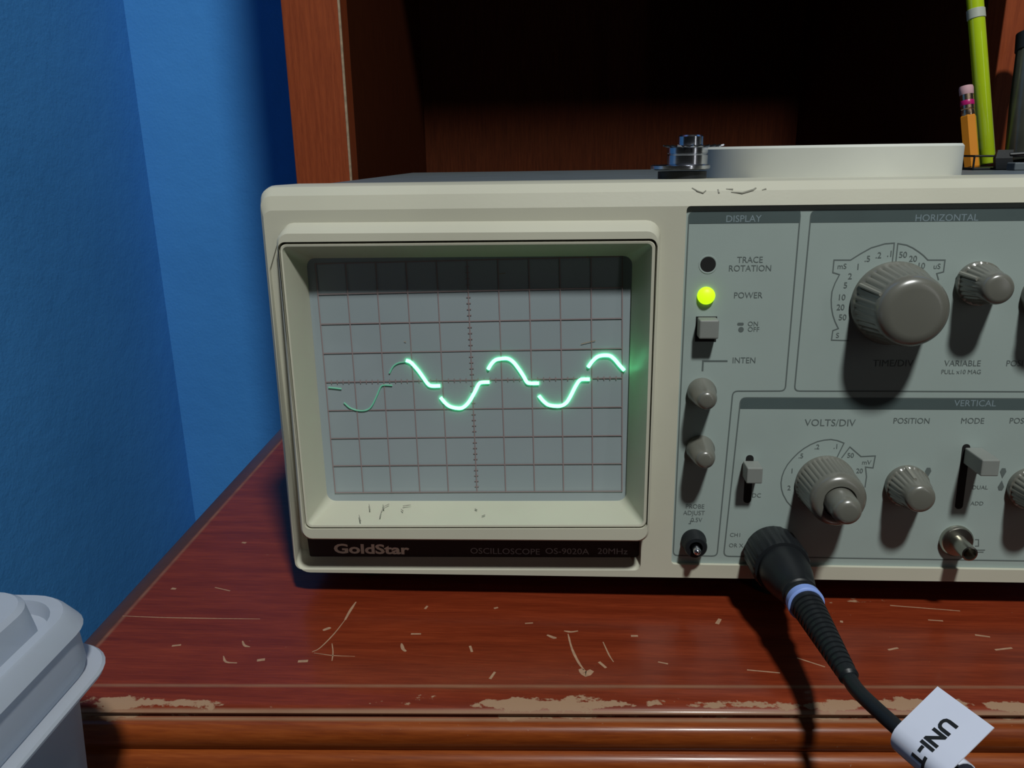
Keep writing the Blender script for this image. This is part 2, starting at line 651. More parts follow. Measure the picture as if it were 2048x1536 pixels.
# scratches and gouges that show as single marks, each a thin patch of bare wood on the top
SCR = [([(712, 1204), (700, 1222), (690, 1240)], 5), ([(690, 1240), (668, 1268), (640, 1296), (624, 1304)], 2.2),
       ([(664, 1287), (666, 1305), (664, 1322)], 2), ([(628, 1306), (664, 1311), (710, 1313)], 1.4),
       ([(803, 1287), (806, 1298), (812, 1303)], 5), ([(646, 1261), (656, 1257), (662, 1256)], 6),
       ([(1136, 1268), (1144, 1298), (1157, 1325), (1168, 1340)], 4), ([(1160, 1338), (1172, 1348), (1184, 1341)], 13),
       ([(1128, 1262), (1142, 1264), (1156, 1262)], 4), ([(1094, 1270), (1106, 1275), (1113, 1276)], 6),
       ([(1206, 1284), (1218, 1310), (1227, 1324)], 2.2), ([(1198, 1324), (1212, 1336)], 5),
       ([(1262, 1272), (1276, 1272)], 5), ([(1434, 1248), (1440, 1238)], 7),
       ([(485, 1282), (489, 1291), (500, 1294)], 4), ([(447, 1312), (452, 1324), (474, 1326)], 3.5),
       ([(245, 1232), (320, 1235), (420, 1237), (520, 1238)], 2.2), ([(343, 1177), (352, 1178)], 6),
       ([(430, 1175), (460, 1182)], 2.4), ([(484, 1085), (492, 1086)], 6), ([(344, 1292), (362, 1290)], 5),
       ([(850, 1218), (855, 1212)], 5), ([(988, 1217), (996, 1215)], 5), ([(940, 1292), (944, 1304)], 4),
       ([(980, 1358), (990, 1344)], 5), ([(1494, 1340), (1560, 1346)], 3), ([(1594, 1316), (1650, 1334)], 3),
       ([(1780, 1211), (1920, 1222)], 2.4), ([(1856, 1240), (1886, 1242)], 3), ([(1680, 1243), (1686, 1244)], 6),
       ([(1316, 1324), (1336, 1328)], 3), ([(1050, 1247), (1066, 1246)], 3), ([(822, 1268), (842, 1268)], 4),
       ([(596, 1323), (616, 1322)], 8), ([(514, 1321), (530, 1319)], 6), ([(1950, 1270), (1980, 1274)], 4),
       ([(1990, 1300), (2024, 1296)], 4), ([(1776, 1300), (1796, 1296)], 4)]
for pts, w in SCR:
    P = [deskpt(*p) for p in pts]
    bm = bmesh.new()
    pp = smooth_path([(p[0], p[1], 0.06) for p in P], 3) if len(P) > 2 else [Vector((p[0], p[1], 0.06)) for p in P]
    n = len(pp)
    wm = w / 9.5
    lo, hi = [], []
    for i, p in enumerate(pp):
        t = (pp[min(n - 1, i + 1)] - pp[max(0, i - 1)]).normalized()
        nr = Vector((-t.y, t.x, 0))
        k = 0.35 + 0.65 * math.sin(math.pi * (i + 0.5) / n) + random.uniform(-0.15, 0.15)
        lo.append(p + nr * wm * k)
        hi.append(p - nr * wm * k)
    loopv = lo + hi[::-1]
    top = [bm.verts.new(v) for v in loopv]
    bot = [bm.verts.new((v[0], v[1], -0.2)) for v in loopv]
    for i in range(n - 1):
        bm.faces.new((top[i], top[i + 1], top[2 * n - 2 - i], top[2 * n - 1 - i]))
    for i in range(2 * n):
        j = (i + 1) % (2 * n)
        bm.faces.new((top[i], bot[i], bot[j], top[j]))
    link('scratch', bm, M['scratch'], desk)

# ================================================================== HUTCH
HY = math.radians(2.3)
hutch = empty('hutch', 'dark mahogany shelf hutch on the desk behind the oscilloscope', 'bookcase',
              mtx(Matrix.Rotation(HY, 3, 'Z'), (-78.5, CAM[1] + 440, DZ)))
HW, HD, HH = 318.0, 318.0, 900.0


def hbox(name, a, b, m, bev=0.0):
    bm = bmesh.new()
    box(bm, [(p + q) / 2 for p, q in zip(a, b)], [abs(q - p) for p, q in zip(a, b)], bev)
    return link(name, bm, m, hutch)


hbox('front_stile', (-28.5, 0, 0.2), (0, 18, HH), M['hutchwood'], 0.7)
hbox('front_stile', (HW, 0, 0.2), (HW + 30, 18, HH), M['hutchwood'], 0.7)
hbox('worn_corner', (-0.9, -0.25, 60), (0.25, 1.2, 330), M['wornedge'], 0.2)
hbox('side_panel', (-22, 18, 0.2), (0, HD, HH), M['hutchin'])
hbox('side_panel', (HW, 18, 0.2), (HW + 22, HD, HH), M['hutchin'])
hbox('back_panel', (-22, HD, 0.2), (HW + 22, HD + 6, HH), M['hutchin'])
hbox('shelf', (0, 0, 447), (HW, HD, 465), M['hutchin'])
hbox('top_board', (-34, -6, HH), (HW + 36, HD + 6, HH + 20), M['hutchwood'])

# ================================================================== OSCILLOSCOPE
scope = empty('oscilloscope', 'beige analog oscilloscope with a glowing green trace on its screen, standing on the desk', 'oscilloscope',
              mtx(F2W, OFF))
FY = -8.0          # front face of the bezel
PY = -6.6          # control panel
XR = 233.0

# --- bezel (front frame) with an opening for the screen and one for the panel
outer = [(-65.9, 64.4), (XR, 64.4), (XR, -67.6), (-64.6, -68.6)]      # TL TR BR BL (edges: top, right, bottom, left)
rads = [4.5, 4.5, 6, 6.5]


def oloop(ins, Y, dr=0.0):
    return [(x, Y, z) for x, z in round_poly(poly_offset(outer, ins), [max(0.6, r_ - dr) for r_ in rads], 6)]


bm = bmesh.new()
front = oloop([7.6, 2.2, 1.0, 1.9], FY, 1.6)
rows = loft(bm, [oloop([0.6, 0.6, 0.6, 0.6], 26), oloop([0, 0, 0, 0], 24), oloop([0, 0, 0, 0], -1.5),
                 oloop([0.55, 0.3, 0.15, 0.25], -4.2, 0.3), oloop([3.2, 1.0, 0.45, 0.8], -6.6, 0.8), front], True, False)
# openings
pTL, pBL = onF(1370, 411, FY), onF(1340, 1129, FY)
panelq = [(68.0, 56.8), (XR - 9, 56.8), (XR - 9, -62.3), (67.2, -62.3)]
hole_p = round_poly(panelq, 1.2, 3)
wP = [xz(onF(px, py, FY)) for px, py in ((558, 474), (1300, 474), (1281, 1141), (591, 1139), (539, 540))]
WR = [0.6, 0.6, 2.2, 2.6, 3.0]
hole_s = round_poly(wP, WR, 6)
edges = []
fr = rows[-1]
for i in range(len(fr)):
    edges.append(bm.edges.get((fr[i], fr[(i + 1) % len(fr)])))
for hole, back in ((hole_p, -5.0),):
    hv = [bm.verts.new((x, FY, z)) for x, z in hole]
    hb = [bm.verts.new((x, back, z)) for x, z in hole]
    for i in range(len(hv)):
        j = (i + 1) % len(hv)
        edges.append(bm.edges.new((hv[i], hv[j])))
        bm.faces.new((hv[i], hv[j], hb[j], hb[i]))
hv = [bm.verts.new((x, FY, z)) for x, z in hole_s]
for i in range(len(hv)):
    edges.append(bm.edges.new((hv[i], hv[(i + 1) % len(hv)])))


def well_y(z):
    return -7.5 + 6.5 * (48 - z) / 112.0


# the well the hood stands in: its floor falls back towards the bottom, its lower side slopes
wq = poly_offset(wP, [0.3, 0.3, 4.4, 0.15, 0.15])
wi = poly_offset(wP, [1.2, 0.8, 12.0, 3.0, 1.0])
prev = hv
for q_, rad_, dy in ((wq, [0.5, 0.5, 1.2, 1.4, 3.0], 0.0), (wi, [0.4, 0.4, 1.0, 1.0, 2.0], 0.0), (wi, [0.4, 0.4, 1.0, 1.0, 2.0], 9.0)):
    cur = [bm.verts.new((x, well_y(z) + dy, z)) for x, z in round_poly(q_, rad_, 6)]
    for i in range(len(cur)):
        k = (i + 1) % len(cur)
        bm.faces.new((prev[i], prev[k], cur[k], cur[i]))
    prev = cur
bmesh.ops.triangle_fill(bm, use_beauty=True, use_dissolve=False, edges=[e for e in edges if e])
bezel = link('bezel', bm, M['cream'], scope, True, 14)

# --- chassis cover behind the bezel
def topz(Y):
    return 63.2 + 3.0 * (Y - 10) / 230.0


bm = bmesh.new()


def crect(zt, zb, xl, xr, Y):
    return [(x, Y, z) for x, z in round_poly([(xl, zt), (xr, zt), (xr, zb), (xl, zb)], 3.5, 4)]


loft(bm, [crect(topz(20), -60, -63.5, XR - 2, 20), crect(topz(240), -60, -63.5, XR - 2, 240)])
link('cover', bm, M['chassis'], scope, True)

# --- rubber feet
for fx, fy in ((-40, 14), (104, 6), (-40, 225), (215, 225)):
    zb = (W2F @ (Vector((fx, fy, DZ)) - OFF))
    p = f2w((fx, fy, 0))
    zl = (DZ - OFF[2] + st * fy) / ct
    bm = bmesh.new()
    lathe(bm, (fx, fy, -60), (0, 0, -1), [(7, -2), (7, (-60 - zl) * 0.6), (6, -60 - zl)], 20)
    link('rubber_foot', bm, M['rubber'], scope, True)

# --- hood around the tube
HT, HB = -11.4, -17.2


def hy(z):
    return HT + (HB - HT) * (51.5 - z) / 106.0


def hpix(px, py, off=0.0):
    z = 0
    for _ in range(6):
        p = onF(px, py, hy(z) + off)
        z = p[2]
    return (p[0], p[2])


hq = [hpix(552, 466), hpix(1319, 461), hpix(1296, 1083), hpix(604, 1079)]
hin = [hpix(557, 488), hpix(1312, 481), hpix(1293, 1056), hpix(611, 1057)]
base = poly_offset(hq, [-2.9, -0.7, -0.2, 0.35])


def hl(q, rad, off=0.0, Y=None):
    return [(x, (hy(z) + off) if Y is None else Y, z) for x, z in round_poly(q, rad, 5)]


bm = bmesh.new()
loft(bm, [hl(base, 4.5, Y=0.0), hl(base, 4.5, Y=-8.1), hl(poly_offset(hq, [-0.5, -0.3, -0.2, -0.3]), 3.6, off=0.7),
          hl(poly_offset(hq, [0.25, 0.4, 0.4, 0.4]), 3.2), hl(poly_offset(hin, [-0.55, -0.4, -0.3, -0.4]), 2.2),
          hl(poly_offset(hin, [-0.45, -0.3, -0.2, -0.3]), 2.2, off=2.2)], False, False)
link('hood', bm, M['cream'], scope, True, 28)
# funnel from the hood lip down to the glass
sc = [onF(612, 516, 0.3), onF(1265, 511, 0.3), onF(1252, 1002, 0.3), onF(655, 1002, 0.3)]
sc = [xz(p) for p in sc]
bm = bmesh.new()
fin = poly_offset(hin, [0.0, 0.0, 0.0, 0.0])
loft(bm, [hl(poly_offset(fin, [-0.2, -0.1, -0.1, -0.1]), 2.0, off=3.0), hl(fin, 2.0, off=0.9), hl(poly_offset(fin, [0.3] * 4), 2.0, off=0.35),
          hl(poly_offset(fin, [0.9, 1.0, 0.9, 0.8]), 1.6, off=0.5), hl(sc, 3.0, Y=-0.6), hl(sc, 3.0, Y=1.2)], False, False)
link('screen_surround', bm, M['cream'], scope, True, 25)
bm = bmesh.new()
loft(bm, [hl(poly_offset(hq, [0.8] * 4), 2, Y=-8.6), hl(poly_offset(hin, [-0.3] * 4), 2, off=2.4)], False, False)
link('seam', bm, M['gap'], scope)

# --- tube face
bm = bmesh.new()
q = poly_offset(sc, [-1.2] * 4)
nx, nz = 24, 18
grid = []
for j in range(nz + 1):
    row = []
    for i in range(nx + 1):
        a, b = i / nx, j / nz
        x = (q[0][0] * (1 - a) + q[1][0] * a) * (1 - b) + (q[3][0] * (1 - a) + q[2][0] * a) * b
        z = (q[0][1] * (1 - a) + q[1][1] * a) * (1 - b) + (q[3][1] * (1 - a) + q[2][1] * a) * b
        row.append(bm.verts.new((x, 0.25 + 0.5 * ((a - .5) ** 2 + (b - .5) ** 2), z)))
    grid.append(row)
for j in range(nz):
    for i in range(nx):
        bm.faces.new((grid[j][i], grid[j][i + 1], grid[j + 1][i + 1], grid[j + 1][i]))
screen = link('screen', bm, M['screen'], scope, True)
M['graticule'] = mat('graticule_brown', (0.250, 0.192, 0.195, 1), 0.6, var=0)
bm = bmesh.new()


def S(x, z, Y=0.0):
    v = SM @ Vector((x, Y, z))
    return (v[0], v[2])


for i in range(11):
    strip(bm, [S(-50 + 10 * i, 40.3), S(-50 + 10 * i, -40.2)], 0.36, 0.06)
for j in range(9):
    strip(bm, [S(-50.2, -40 + 10 * j), S(50.2, -40 + 10 * j)], 0.36, 0.055)
for i in range(51):
    x = -50 + 2 * i
    if i % 5:
        strip(bm, [S(x, -0.7), S(x, 0.7)], 0.3, 0.05)
for j in range(41):
    z = -40 + 2 * j
    if j % 5:
        strip(bm, [S(-0.7, z), S(0.7, z)], 0.3, 0.05)
tag(link('graticule', bm, M['graticule'], screen), 'brown graticule lines on the screen')
for a, b in (((996, 548), (1011, 546)), ((1162, 688), (1191, 681)), ((1172, 511), (1177, 516)), ((808, 683), (812, 684))):
    bm = bmesh.new()
    strip(bm, [xz(onF(*a, 0.0)), xz(onF(*b, 0.0))], 0.22, -0.02)
    tag(link('scratch', bm, M['wornedge'], screen), 'fine pale scratch on the screen glass')


def zp(x, y):
    return onF(600 + x / 2.899, 500 + y / 2.899, 0.0)


SEG = [[(615, 640), (640, 650), (665, 675), (690, 705), (715, 740), (740, 775), (762, 788), (812, 788)],
       [(815, 855), (840, 885), (865, 905), (895, 915), (935, 917), (965, 898), (990, 865), (1015, 820), (1035, 780), (1052, 768), (1098, 766)],
       [(1090, 692), (1110, 660), (1135, 637), (1170, 630), (1205, 630), (1235, 648), (1265, 685), (1295, 730), (1315, 765), (1335, 773), (1385, 773)],
       [(1385, 845), (1410, 875), (1440, 898), (1480, 905), (1515, 903), (1545, 885), (1570, 845), (1595, 795), (1620, 757), (1640, 750), (1680, 750)],
       [(1670, 680), (1700, 640), (1735, 615), (1790, 612), (1820, 630), (1850, 665), (1880, 698)]]
DIM = [[(165, 797), (200, 800), (240, 805)], [(255, 885), (290, 915), (335, 930), (385, 928), (415, 905), (445, 845), (468, 793), (490, 783), (535, 785)],
       [(518, 715), (540, 675), (570, 655), (612, 648)]]
for sg in SEG:
    bm = bmesh.new()
    tube(bm, smooth_path([zp(*p) for p in sg], 4), 0.58, 8)
    tag(link('trace', bm, M['trace'], screen, True), 'bright green stroke of the waveform')
for sg in DIM:
    bm = bmesh.new()
    tube(bm, smooth_path([zp(*p) for p in sg], 4), 0.24, 6)
    tag(link('trace', bm, M['trace_dim'], screen, True), 'faint green stroke of the waveform')

# --- nameplate under the hood
bm = bmesh.new()
NY = -3.7
a, b, c, d = onF(614, 1072, NY), onF(1296, 1072, NY), onF(1296, 1115, NY), onF(620, 1113, NY)
nq = round_poly([xz(a), xz(b), xz(c), xz(d)], 0.7, 3)
loft(bm, [[(x, NY + 4.5, z) for x, z in nq], [(x, NY, z) for x, z in nq]])
plate = link('nameplate', bm, M['plate'], scope)
bm = bmesh.new()
p = onF(742, 1099, NY)
add_text(bm, 'GoldStar', (p[0], NY - .06, p[2]), 4.9, 0.16, 1.5)
tag(link('lettering', bm, M['plate_text'], plate), 'silver maker name on the black strip')
bm = bmesh.new()
for s, px, sx in (('OSCILLOSCOPE', 1010, 1.12), ('OS-9020A', 1134, 1.15), ('20MHz', 1225, 1.15)):
    p = onF(px, 1103, NY)
    add_text(bm, s, (p[0], NY - .06, p[2]), 3.1, 0.0, sx)
tag(link('lettering', bm, M['plate_dim'], plate), 'dim grey model lettering on the black strip')

# --- control panel
bm = bmesh.new()
box(bm, ((68 + XR - 9) / 2 - 0.3, PY + 1.5, -2.75), (XR - 9 - 66.6, 3, 119.6))
panel = link('control_panel', bm, M['panel'], scope)
IN = PY - 0.06


def P2(px, py):
    return xz(onF(px, py, PY))


def rline(pts, rad, closed=True):
    q = [P2(*p) for p in pts]
    return q


def frame_line(bm, q, rad, w=0.42, n=4):
    pts = []
    k = len(q)
    for i in range(k):
        p, a, b = Vector(q[i]), Vector(q[i - 1]), Vector(q[(i + 1) % k])
        d1, d2 = (a - p).normalized(), (b - p).normalized()
        for j in range(n + 1):
            t = j / n
            pts.append(tuple((p + d1 * rad) * (1 - t) ** 2 + p * 2 * t * (1 - t) + (p + d2 * rad) * t * t))
    strip(bm, pts, w, IN, True)


XE = XR - 11
zt, zm, zb = 54.9, -1.65, -59.6
bm = bmesh.new()
frame_line(bm, [(68.9, zt), (102.4, zt), (101.5, zm), (85.0, zm - 0.1), (82.6, zb), (67.9, zb)], 1.6)
frame_line(bm, [(105.6, zt), (XE, zt), (XE, zm), (104.4, zm)], 1.6)
frame_line(bm, [(87.6, zm - 2.3), (XE, zm - 2.3), (XE, zb), (84.8, zb)], 1.8)
tag(link('printed_frame', bm, M['ink'], panel), 'thin dark printed frame lines')


def header(x0, x1, z0, z1):
    bm = bmesh.new()
    q = round_poly([(x0, z1), (x1, z1), (x1, z0), (x0, z0)], [1.4, 0.4, 0.1, 0.1], 4)
    bm.faces.new([bm.verts.new((x, IN - 0.01, z)) for x, z in q])
    return tag(link('header_band', bm, M['header'], panel), 'dark grey printed header band')


hd = [header(68.9, 102.4, 51.4, 55.0), header(105.6, XE, 51.4, 55.0), header(87.6, XE, zm - 6.0, zm - 2.4)]


def letters(items, m='ink', parent=panel, lab=None, dy=0.0):
    for s, px, py, size, sx in items:
        bm = bmesh.new()
        p = onF(px, py, PY)
        add_text(bm, s, (p[0], IN - 0.02 - dy, p[2]), size, 0.0, sx)
        o = link('lettering', bm, M[m], parent)
        if lab:
            o['label'] = lab


letters([('DISPLAY', 1487, 438, 2.9, 1.0)], 'pale_ink', hd[0], 'pale DISPLAY lettering')
letters([('HORIZONTAL', 1893, 436, 2.9, 1.0)], 'pale_ink', hd[1], 'pale HORIZONTAL lettering')
letters([('VERTICAL', 1950, 807, 2.9, 1.0)], 'pale_ink', hd[2], 'pale VERTICAL lettering')
letters([('TRACE', 1500, 520, 2.7, 0.95), ('ROTATION', 1500, 537, 2.7, 0.95), ('POWER', 1496, 591, 2.7, 0.95),
         ('ON', 1506, 648, 2.1, 1.0), ('OFF', 1507, 659, 2.1, 1.0), ('INTEN', 1488, 721, 2.7, 0.95),
         ('PROBE', 1390, 1013, 2.2, 0.95), ('ADJUST', 1388, 1026, 2.2, 0.95), ('0.5V', 1393, 1040, 2.2, 0.95),
         ('VOLTS/DIV', 1660, 846, 3.3, 1.0), ('POSITION', 1823, 842, 2.7, 0.95), ('MODE', 1945, 842, 2.7, 0.95),
         ('POSITION', 2056, 842, 2.7, 0.95), ('VARIABLE', 1925, 727, 2.7, 0.95), ('PULL x10 MAG', 1922, 744, 2.0, 0.95),
         ('POSITION', 2050, 727, 2.7, 0.95), ('TIME/DIV', 1786, 727, 3.1, 1.0), ('DC', 1513, 991, 2.1, 1.0),
         ('CH1', 1471, 1070, 2.0, 1.0), ('OR X', 1472, 1091, 2.0, 1.0), ('CH1', 1963, 944, 1.9, 1.0),
         ('DUAL', 1960, 975, 1.9, 1.0), ('ADD', 1954, 1007, 1.9, 1.0)])

# small printed symbols
def sym(build, lab=None):
    bm = bmesh.new()
    build(bm)
    o = link('printed_symbol', bm, M['ink'], panel)
    if lab:
        o['label'] = lab


def sym_pad(px, py, w, h):
    x, z = P2(px, py)
    q = round_poly([(x - w / 2, z + h / 2), (x + w / 2, z + h / 2), (x + w / 2, z - h / 2), (x - w / 2, z - h / 2)], 0.4 if h < 1 else 0.8, 4)
    sym(lambda bm: bm.faces.new([bm.verts.new((a, IN - 0.01, b)) for a, b in q]))


def sym_arrow(px, py, up):
    x, z = P2(px, py)
    sym(lambda bm: bm.faces.new([bm.verts.new((x + a, IN - 0.01, z + b * up)) for a, b in ((0, -2.0), (-1.0, 0.3), (-0.55, 1.5), (0.55, 1.5), (1.0, 0.3))]))


def sym_line(pts, w=0.3):
    sym(lambda bm: strip(bm, [P2(*p) for p in pts], w, IN - 0.01))


sym_pad(1481, 648, 2.0, 0.9)
sym_pad(1482, 659, 1.7, 1.7)
sym_arrow(1856, 944, 1)
sym_arrow(2006, 945, 1)
sym_arrow(2002, 972, -1)
sym_line([(1405, 742), (1406, 722), (1455, 722)], 0.55)
sym_line([(1952, 1100), (1970, 1100)])
sym_line([(1955, 1104), (1967, 1104)])
sym_line([(1950, 1079), (1957, 1079), (1957, 1092), (1950, 1092)])
sym_line([(1377, 1047), (1381, 1047), (1381, 1042), (1388, 1042)])


# --- dial scales
def arc(c, R, a0, a1, n=22):
    return [(c[0] + R * math.cos(math.radians(a0 + (a1 - a0) * i / n)), c[1] + R * math.sin(math.radians(a0 + (a1 - a0) * i / n))) for i in range(n + 1)]


def pline(pts, w=0.36):
    strip(bm, [P2(*p) for p in pts], w, IN)


bm = bmesh.new()
pline([(1784.6, 524.5), (1788.7, 486), (1769.6, 487.5), (1742, 495.7), (1720, 508), (1701, 520), (1668, 520), (1665.6, 545), (1679, 549), (1669.7, 567),
       (1664, 583), (1662.4, 599.7), (1663, 615), (1665.6, 630), (1670, 643), (1676.6, 657), (1665.6, 661), (1663, 680), (1697, 681)])
tag(link('dial_scale', bm, M['ink'], panel), 'printed outline of the time scale, milliseconds')
bm = bmesh.new()
pline([(1791.5, 526), (1795.6, 487), (1813, 490), (1826, 496), (1838, 504), (1847, 511), (1855.7, 520), (1890, 520), (1887, 543.6), (1873.5, 547), (1877, 560)])
tag(link('dial_scale', bm, M['ink'], panel), 'printed outline of the time scale, microseconds')
NUM = [('.1', 1780, 508), ('.2', 1757, 511), ('.5', 1735, 518), ('1', 1716, 534), ('2', 1700, 553), ('5', 1691, 571), ('10', 1683, 595), ('20', 1681, 615),
       ('50', 1685, 635), ('50', 1806, 510), ('20', 1826, 518), ('10', 1842, 532), ('.1', 1672, 893), ('.2', 1634, 894), ('.5', 1602, 912), ('1', 1584, 942),
       ('2', 1578, 976), ('50', 1701, 911), ('20', 1719, 942)]
for k, (s, px, py) in enumerate(NUM):
    bm = bmesh.new()
    c = P2(px, py)
    add_text(bm, s, (c[0], IN - .02, c[1]), 2.6 if k < 12 else 2.3, 0.03, 0.95)
    link('dial_number', bm, M['ink'], panel)
bm = bmesh.new()
pline([(1674, 914.6), (1688, 886), (1675, 881), (1662, 878.7), (1648, 880), (1635, 883), (1621, 889), (1608, 896.6), (1596, 906), (1584.5, 917.6), (1575, 929),
       (1568, 941.6), (1564, 953), (1562, 965.5), (1563, 978), (1566.5, 989.5), (1574, 1003), (1583, 1013)])
tag(link('dial_scale', bm, M['ink'], panel), 'printed outline of the volts scale, left part')
bm = bmesh.new()
pline([(1683, 916), (1699.8, 893.7), (1722, 913), (1750.6, 911.6), (1746, 935.6), (1731, 934), (1733, 953.5), (1730, 974.5)])
tag(link('dial_scale', bm, M['ink'], panel), 'printed outline of the volts scale, right part')
letters([('mS', 1684, 533, 2.3, 1.0), ('uS', 1874, 533, 2.3, 1.0), ('S', 1675, 671, 2.3, 1.0), ('mV', 1733, 925, 2.2, 1.0)])

# --- knobs
def knob(name, px, py, prof, flute, label, ridge=None, base=0.0):
    x, z = P2(px, py)
    c = (x, PY + 0.02 - base, z)
    bm = bmesh.new()
    lathe(bm, c, (0, -1, 0), prof, 144 if flute else 40, flute)
    k = tag(link(name, bm, M['knob'], scope, True, 35), label)
    if ridge:
        ang, r0, h0, r1, h1 = ridge
        a = math.radians(ang)
        d = Vector((math.cos(a), 0, math.sin(a)))
        bm = bmesh.new()
        pts = [Vector(c) + d * r0 + Vector((0, -h0, 0)), Vector(c) + d * r1 + Vector((0, -h1, 0))]
        tube(bm, pts, [0.75, 0.6], 8)
        tag(link('pointer', bm, M['knob_light'], k, True), 'paler pointer ridge')
    return k


knob('rotary_knob', 1786, 606, [(0, 0), (12.9, 0), (13.0, 1.2), (12.6, 2.0), (12.3, 2.6), (10.9, 14.0), (10.7, 14.6), (10.4, 15.7), (9.8, 16.7), (8.9, 17.4), (7.8, 17.8), (6.8, 17.9), (0.01, 17.9)],
     (36, 0.42, 4, 5), 'large fluted time base knob', (152, 12.5, 2.2, 10.75, 15.5))
knob('rotary_knob', 1955, 566, [(0, 0), (6.7, 0), (6.7, 2.0), (6.3, 2.4), (5.2, 9.0), (4.9, 10), (4.7, 12.4), (4.4, 13.2), (3.8, 13.8), (3.0, 14.0), (0.01, 14.0)],
     (24, 0.3, 3, 4), 'small knob to the right of the large knob', (152, 6.5, 1.0, 5.2, 9.5))
knob('rotary_knob', 2087, 590, [(0, 0), (6.7, 0), (6.7, 2.0), (6.3, 2.4), (5.2, 9.0), (4.9, 10), (4.7, 12.4), (4.4, 13.2), (3.8, 13.8), (3.0, 14.0), (0.01, 14.0)],
     (24, 0.3, 3, 4), 'knob cut by the right edge of the picture, upper row')
knob('rotary_knob', 1812, 970, [(0, 0), (6.9, 0), (6.9, 2.0), (6.5, 2.4), (5.4, 8.5), (5.0, 9.4), (4.7, 11.3), (4.4, 12.1), (3.8, 12.7), (3.0, 12.9), (0.01, 12.9)],
     (24, 0.3, 3, 4), 'small knob to the right of the double knob', (100, 6.6, 1.4, 5.2, 8.6))
knob('rotary_knob', 2057, 975, [(0, 0), (6.9, 0), (6.9, 2.0), (6.5, 2.4), (5.4, 8.5), (5.0, 9.4), (4.7, 11.3), (4.4, 12.1), (3.8, 12.7), (3.0, 12.9), (0.01, 12.9)],
     (24, 0.3, 3, 4), 'knob cut by the right edge of the picture, lower row')
vk = knob('rotary_knob', 1650, 967, [(0, 0), (9.7, 0), (9.7, 1.0), (9.4, 1.6), (8.9, 12.5), (8.8, 13.2), (8.6, 14.2), (8.1, 15.2), (7.3, 15.9), (6.4, 16.2), (5.2, 16.2), (5.0, 15.2), (0.01, 15.2)],
          (36, 0.36, 3, 4), 'volts knob with a slimmer knob standing out of it')
x, z = P2(1650, 967)
bm = bmesh.new()
lathe(bm, (x, PY - 15.0, z), (0, -1, 0), [(0, 0), (4.7, 0), (4.5, 7.2), (4.3, 8.2), (3.8, 9.1), (3.1, 9.7), (2.3, 9.9), (0.01, 9.9)], 40)
link('inner_knob', bm, M['knob'], vk, True)
small = [(0, 0), (4.6, 0), (4.6, 1.6), (4.2, 2.4), (3.5, 9.0), (3.1, 10.4), (2.8, 11.3), (2.2, 11.8), (1.5, 12.0), (0.01, 12.0)]
knob('rotary_knob', 1403, 783, small, None, 'upper of two small tapered knobs under the power button')
knob('rotary_knob', 1400, 897, small, None, 'lower of two small tapered knobs under the power button')

# --- trace rotation hole, lamp, power button
x, z = P2(1416, 529)
bm = bmesh.new()
lathe(bm, (x, PY, z), (0, -1, 0), [(2.9, -0.5), (2.9, 0.1), (2.6, 0.16), (2.35, 0.05)], 28, None, False, False)
ring = link('adjuster_ring', bm, M['panel'], scope, True)
bm = bmesh.new()
lathe(bm, (x, PY, z), (0, -1, 0), [(2.4, -0.2), (2.4, 0.07)], 28)
tag(link('adjuster_hole', bm, M['hole'], ring), 'black adjuster hole')
x, z = P2(1412, 591)
bm = bmesh.new()
lathe(bm, (x, PY, z), (0, -1, 0), [(2.75, -1), (2.75, 0.7), (2.5, 1.4), (1.9, 2.0), (1.0, 2.35), (0.01, 2.45)], 28)
tag(link('power_lamp', bm, M['led'], scope, True), 'glowing yellow-green power lamp')

a, b = P2(1392, 633), P2(1432, 683)
bm = bmesh.new()
box(bm, ((a[0] + b[0]) / 2, PY - 0.02, (a[1] + b[1]) / 2), (b[0] - a[0], 0.2, a[1] - b[1]))
well = tag(link('button_well', bm, M['hole'], scope), 'black recess of the power button')
x, z = P2(1413, 653)
bm = bmesh.new()
box(bm, (x, PY - 2.6, z), (6.0, 5.6, 6.0), 0.45)
tag(link('button_cap', bm, M['lever'], well), 'grey square button cap')


# --- slide switches
def slide(px, py, slot, w, h, depth, lab, my='lever'):
    a, b = P2(slot[0], slot[1]), P2(slot[2], slot[3])
    cx = (a[0] + b[0]) / 2
    bm = bmesh.new()
    q = round_poly([(cx - 1.25, a[1]), (cx + 1.25, a[1]), (cx + 1.25, b[1]), (cx - 1.25, b[1])], 1.2, 5)
    loft(bm, [[(x, PY + 0.3, z) for x, z in q], [(x, PY - 0.08, z) for x, z in q]])
    s = tag(link('switch_slot', bm, M['hole'], scope), 'black switch slot')
    x, z = P2(px, py)
    bm = bmesh.new()
    box(bm, (x, PY - depth / 2 - 0.4, z), (w, depth, h), 0.4)
    tag(link('switch_lever', bm, M['lever'], s), lab)


slide(1500, 936, (1494, 910, 1500, 1006), 5.0, 5.4, 7.0, 'grey slide lever near the double knob')
slide(1944, 910, (1925, 888, 1925, 1018), 5.4, 5.4, 12.0, 'grey slide lever under the word mode')

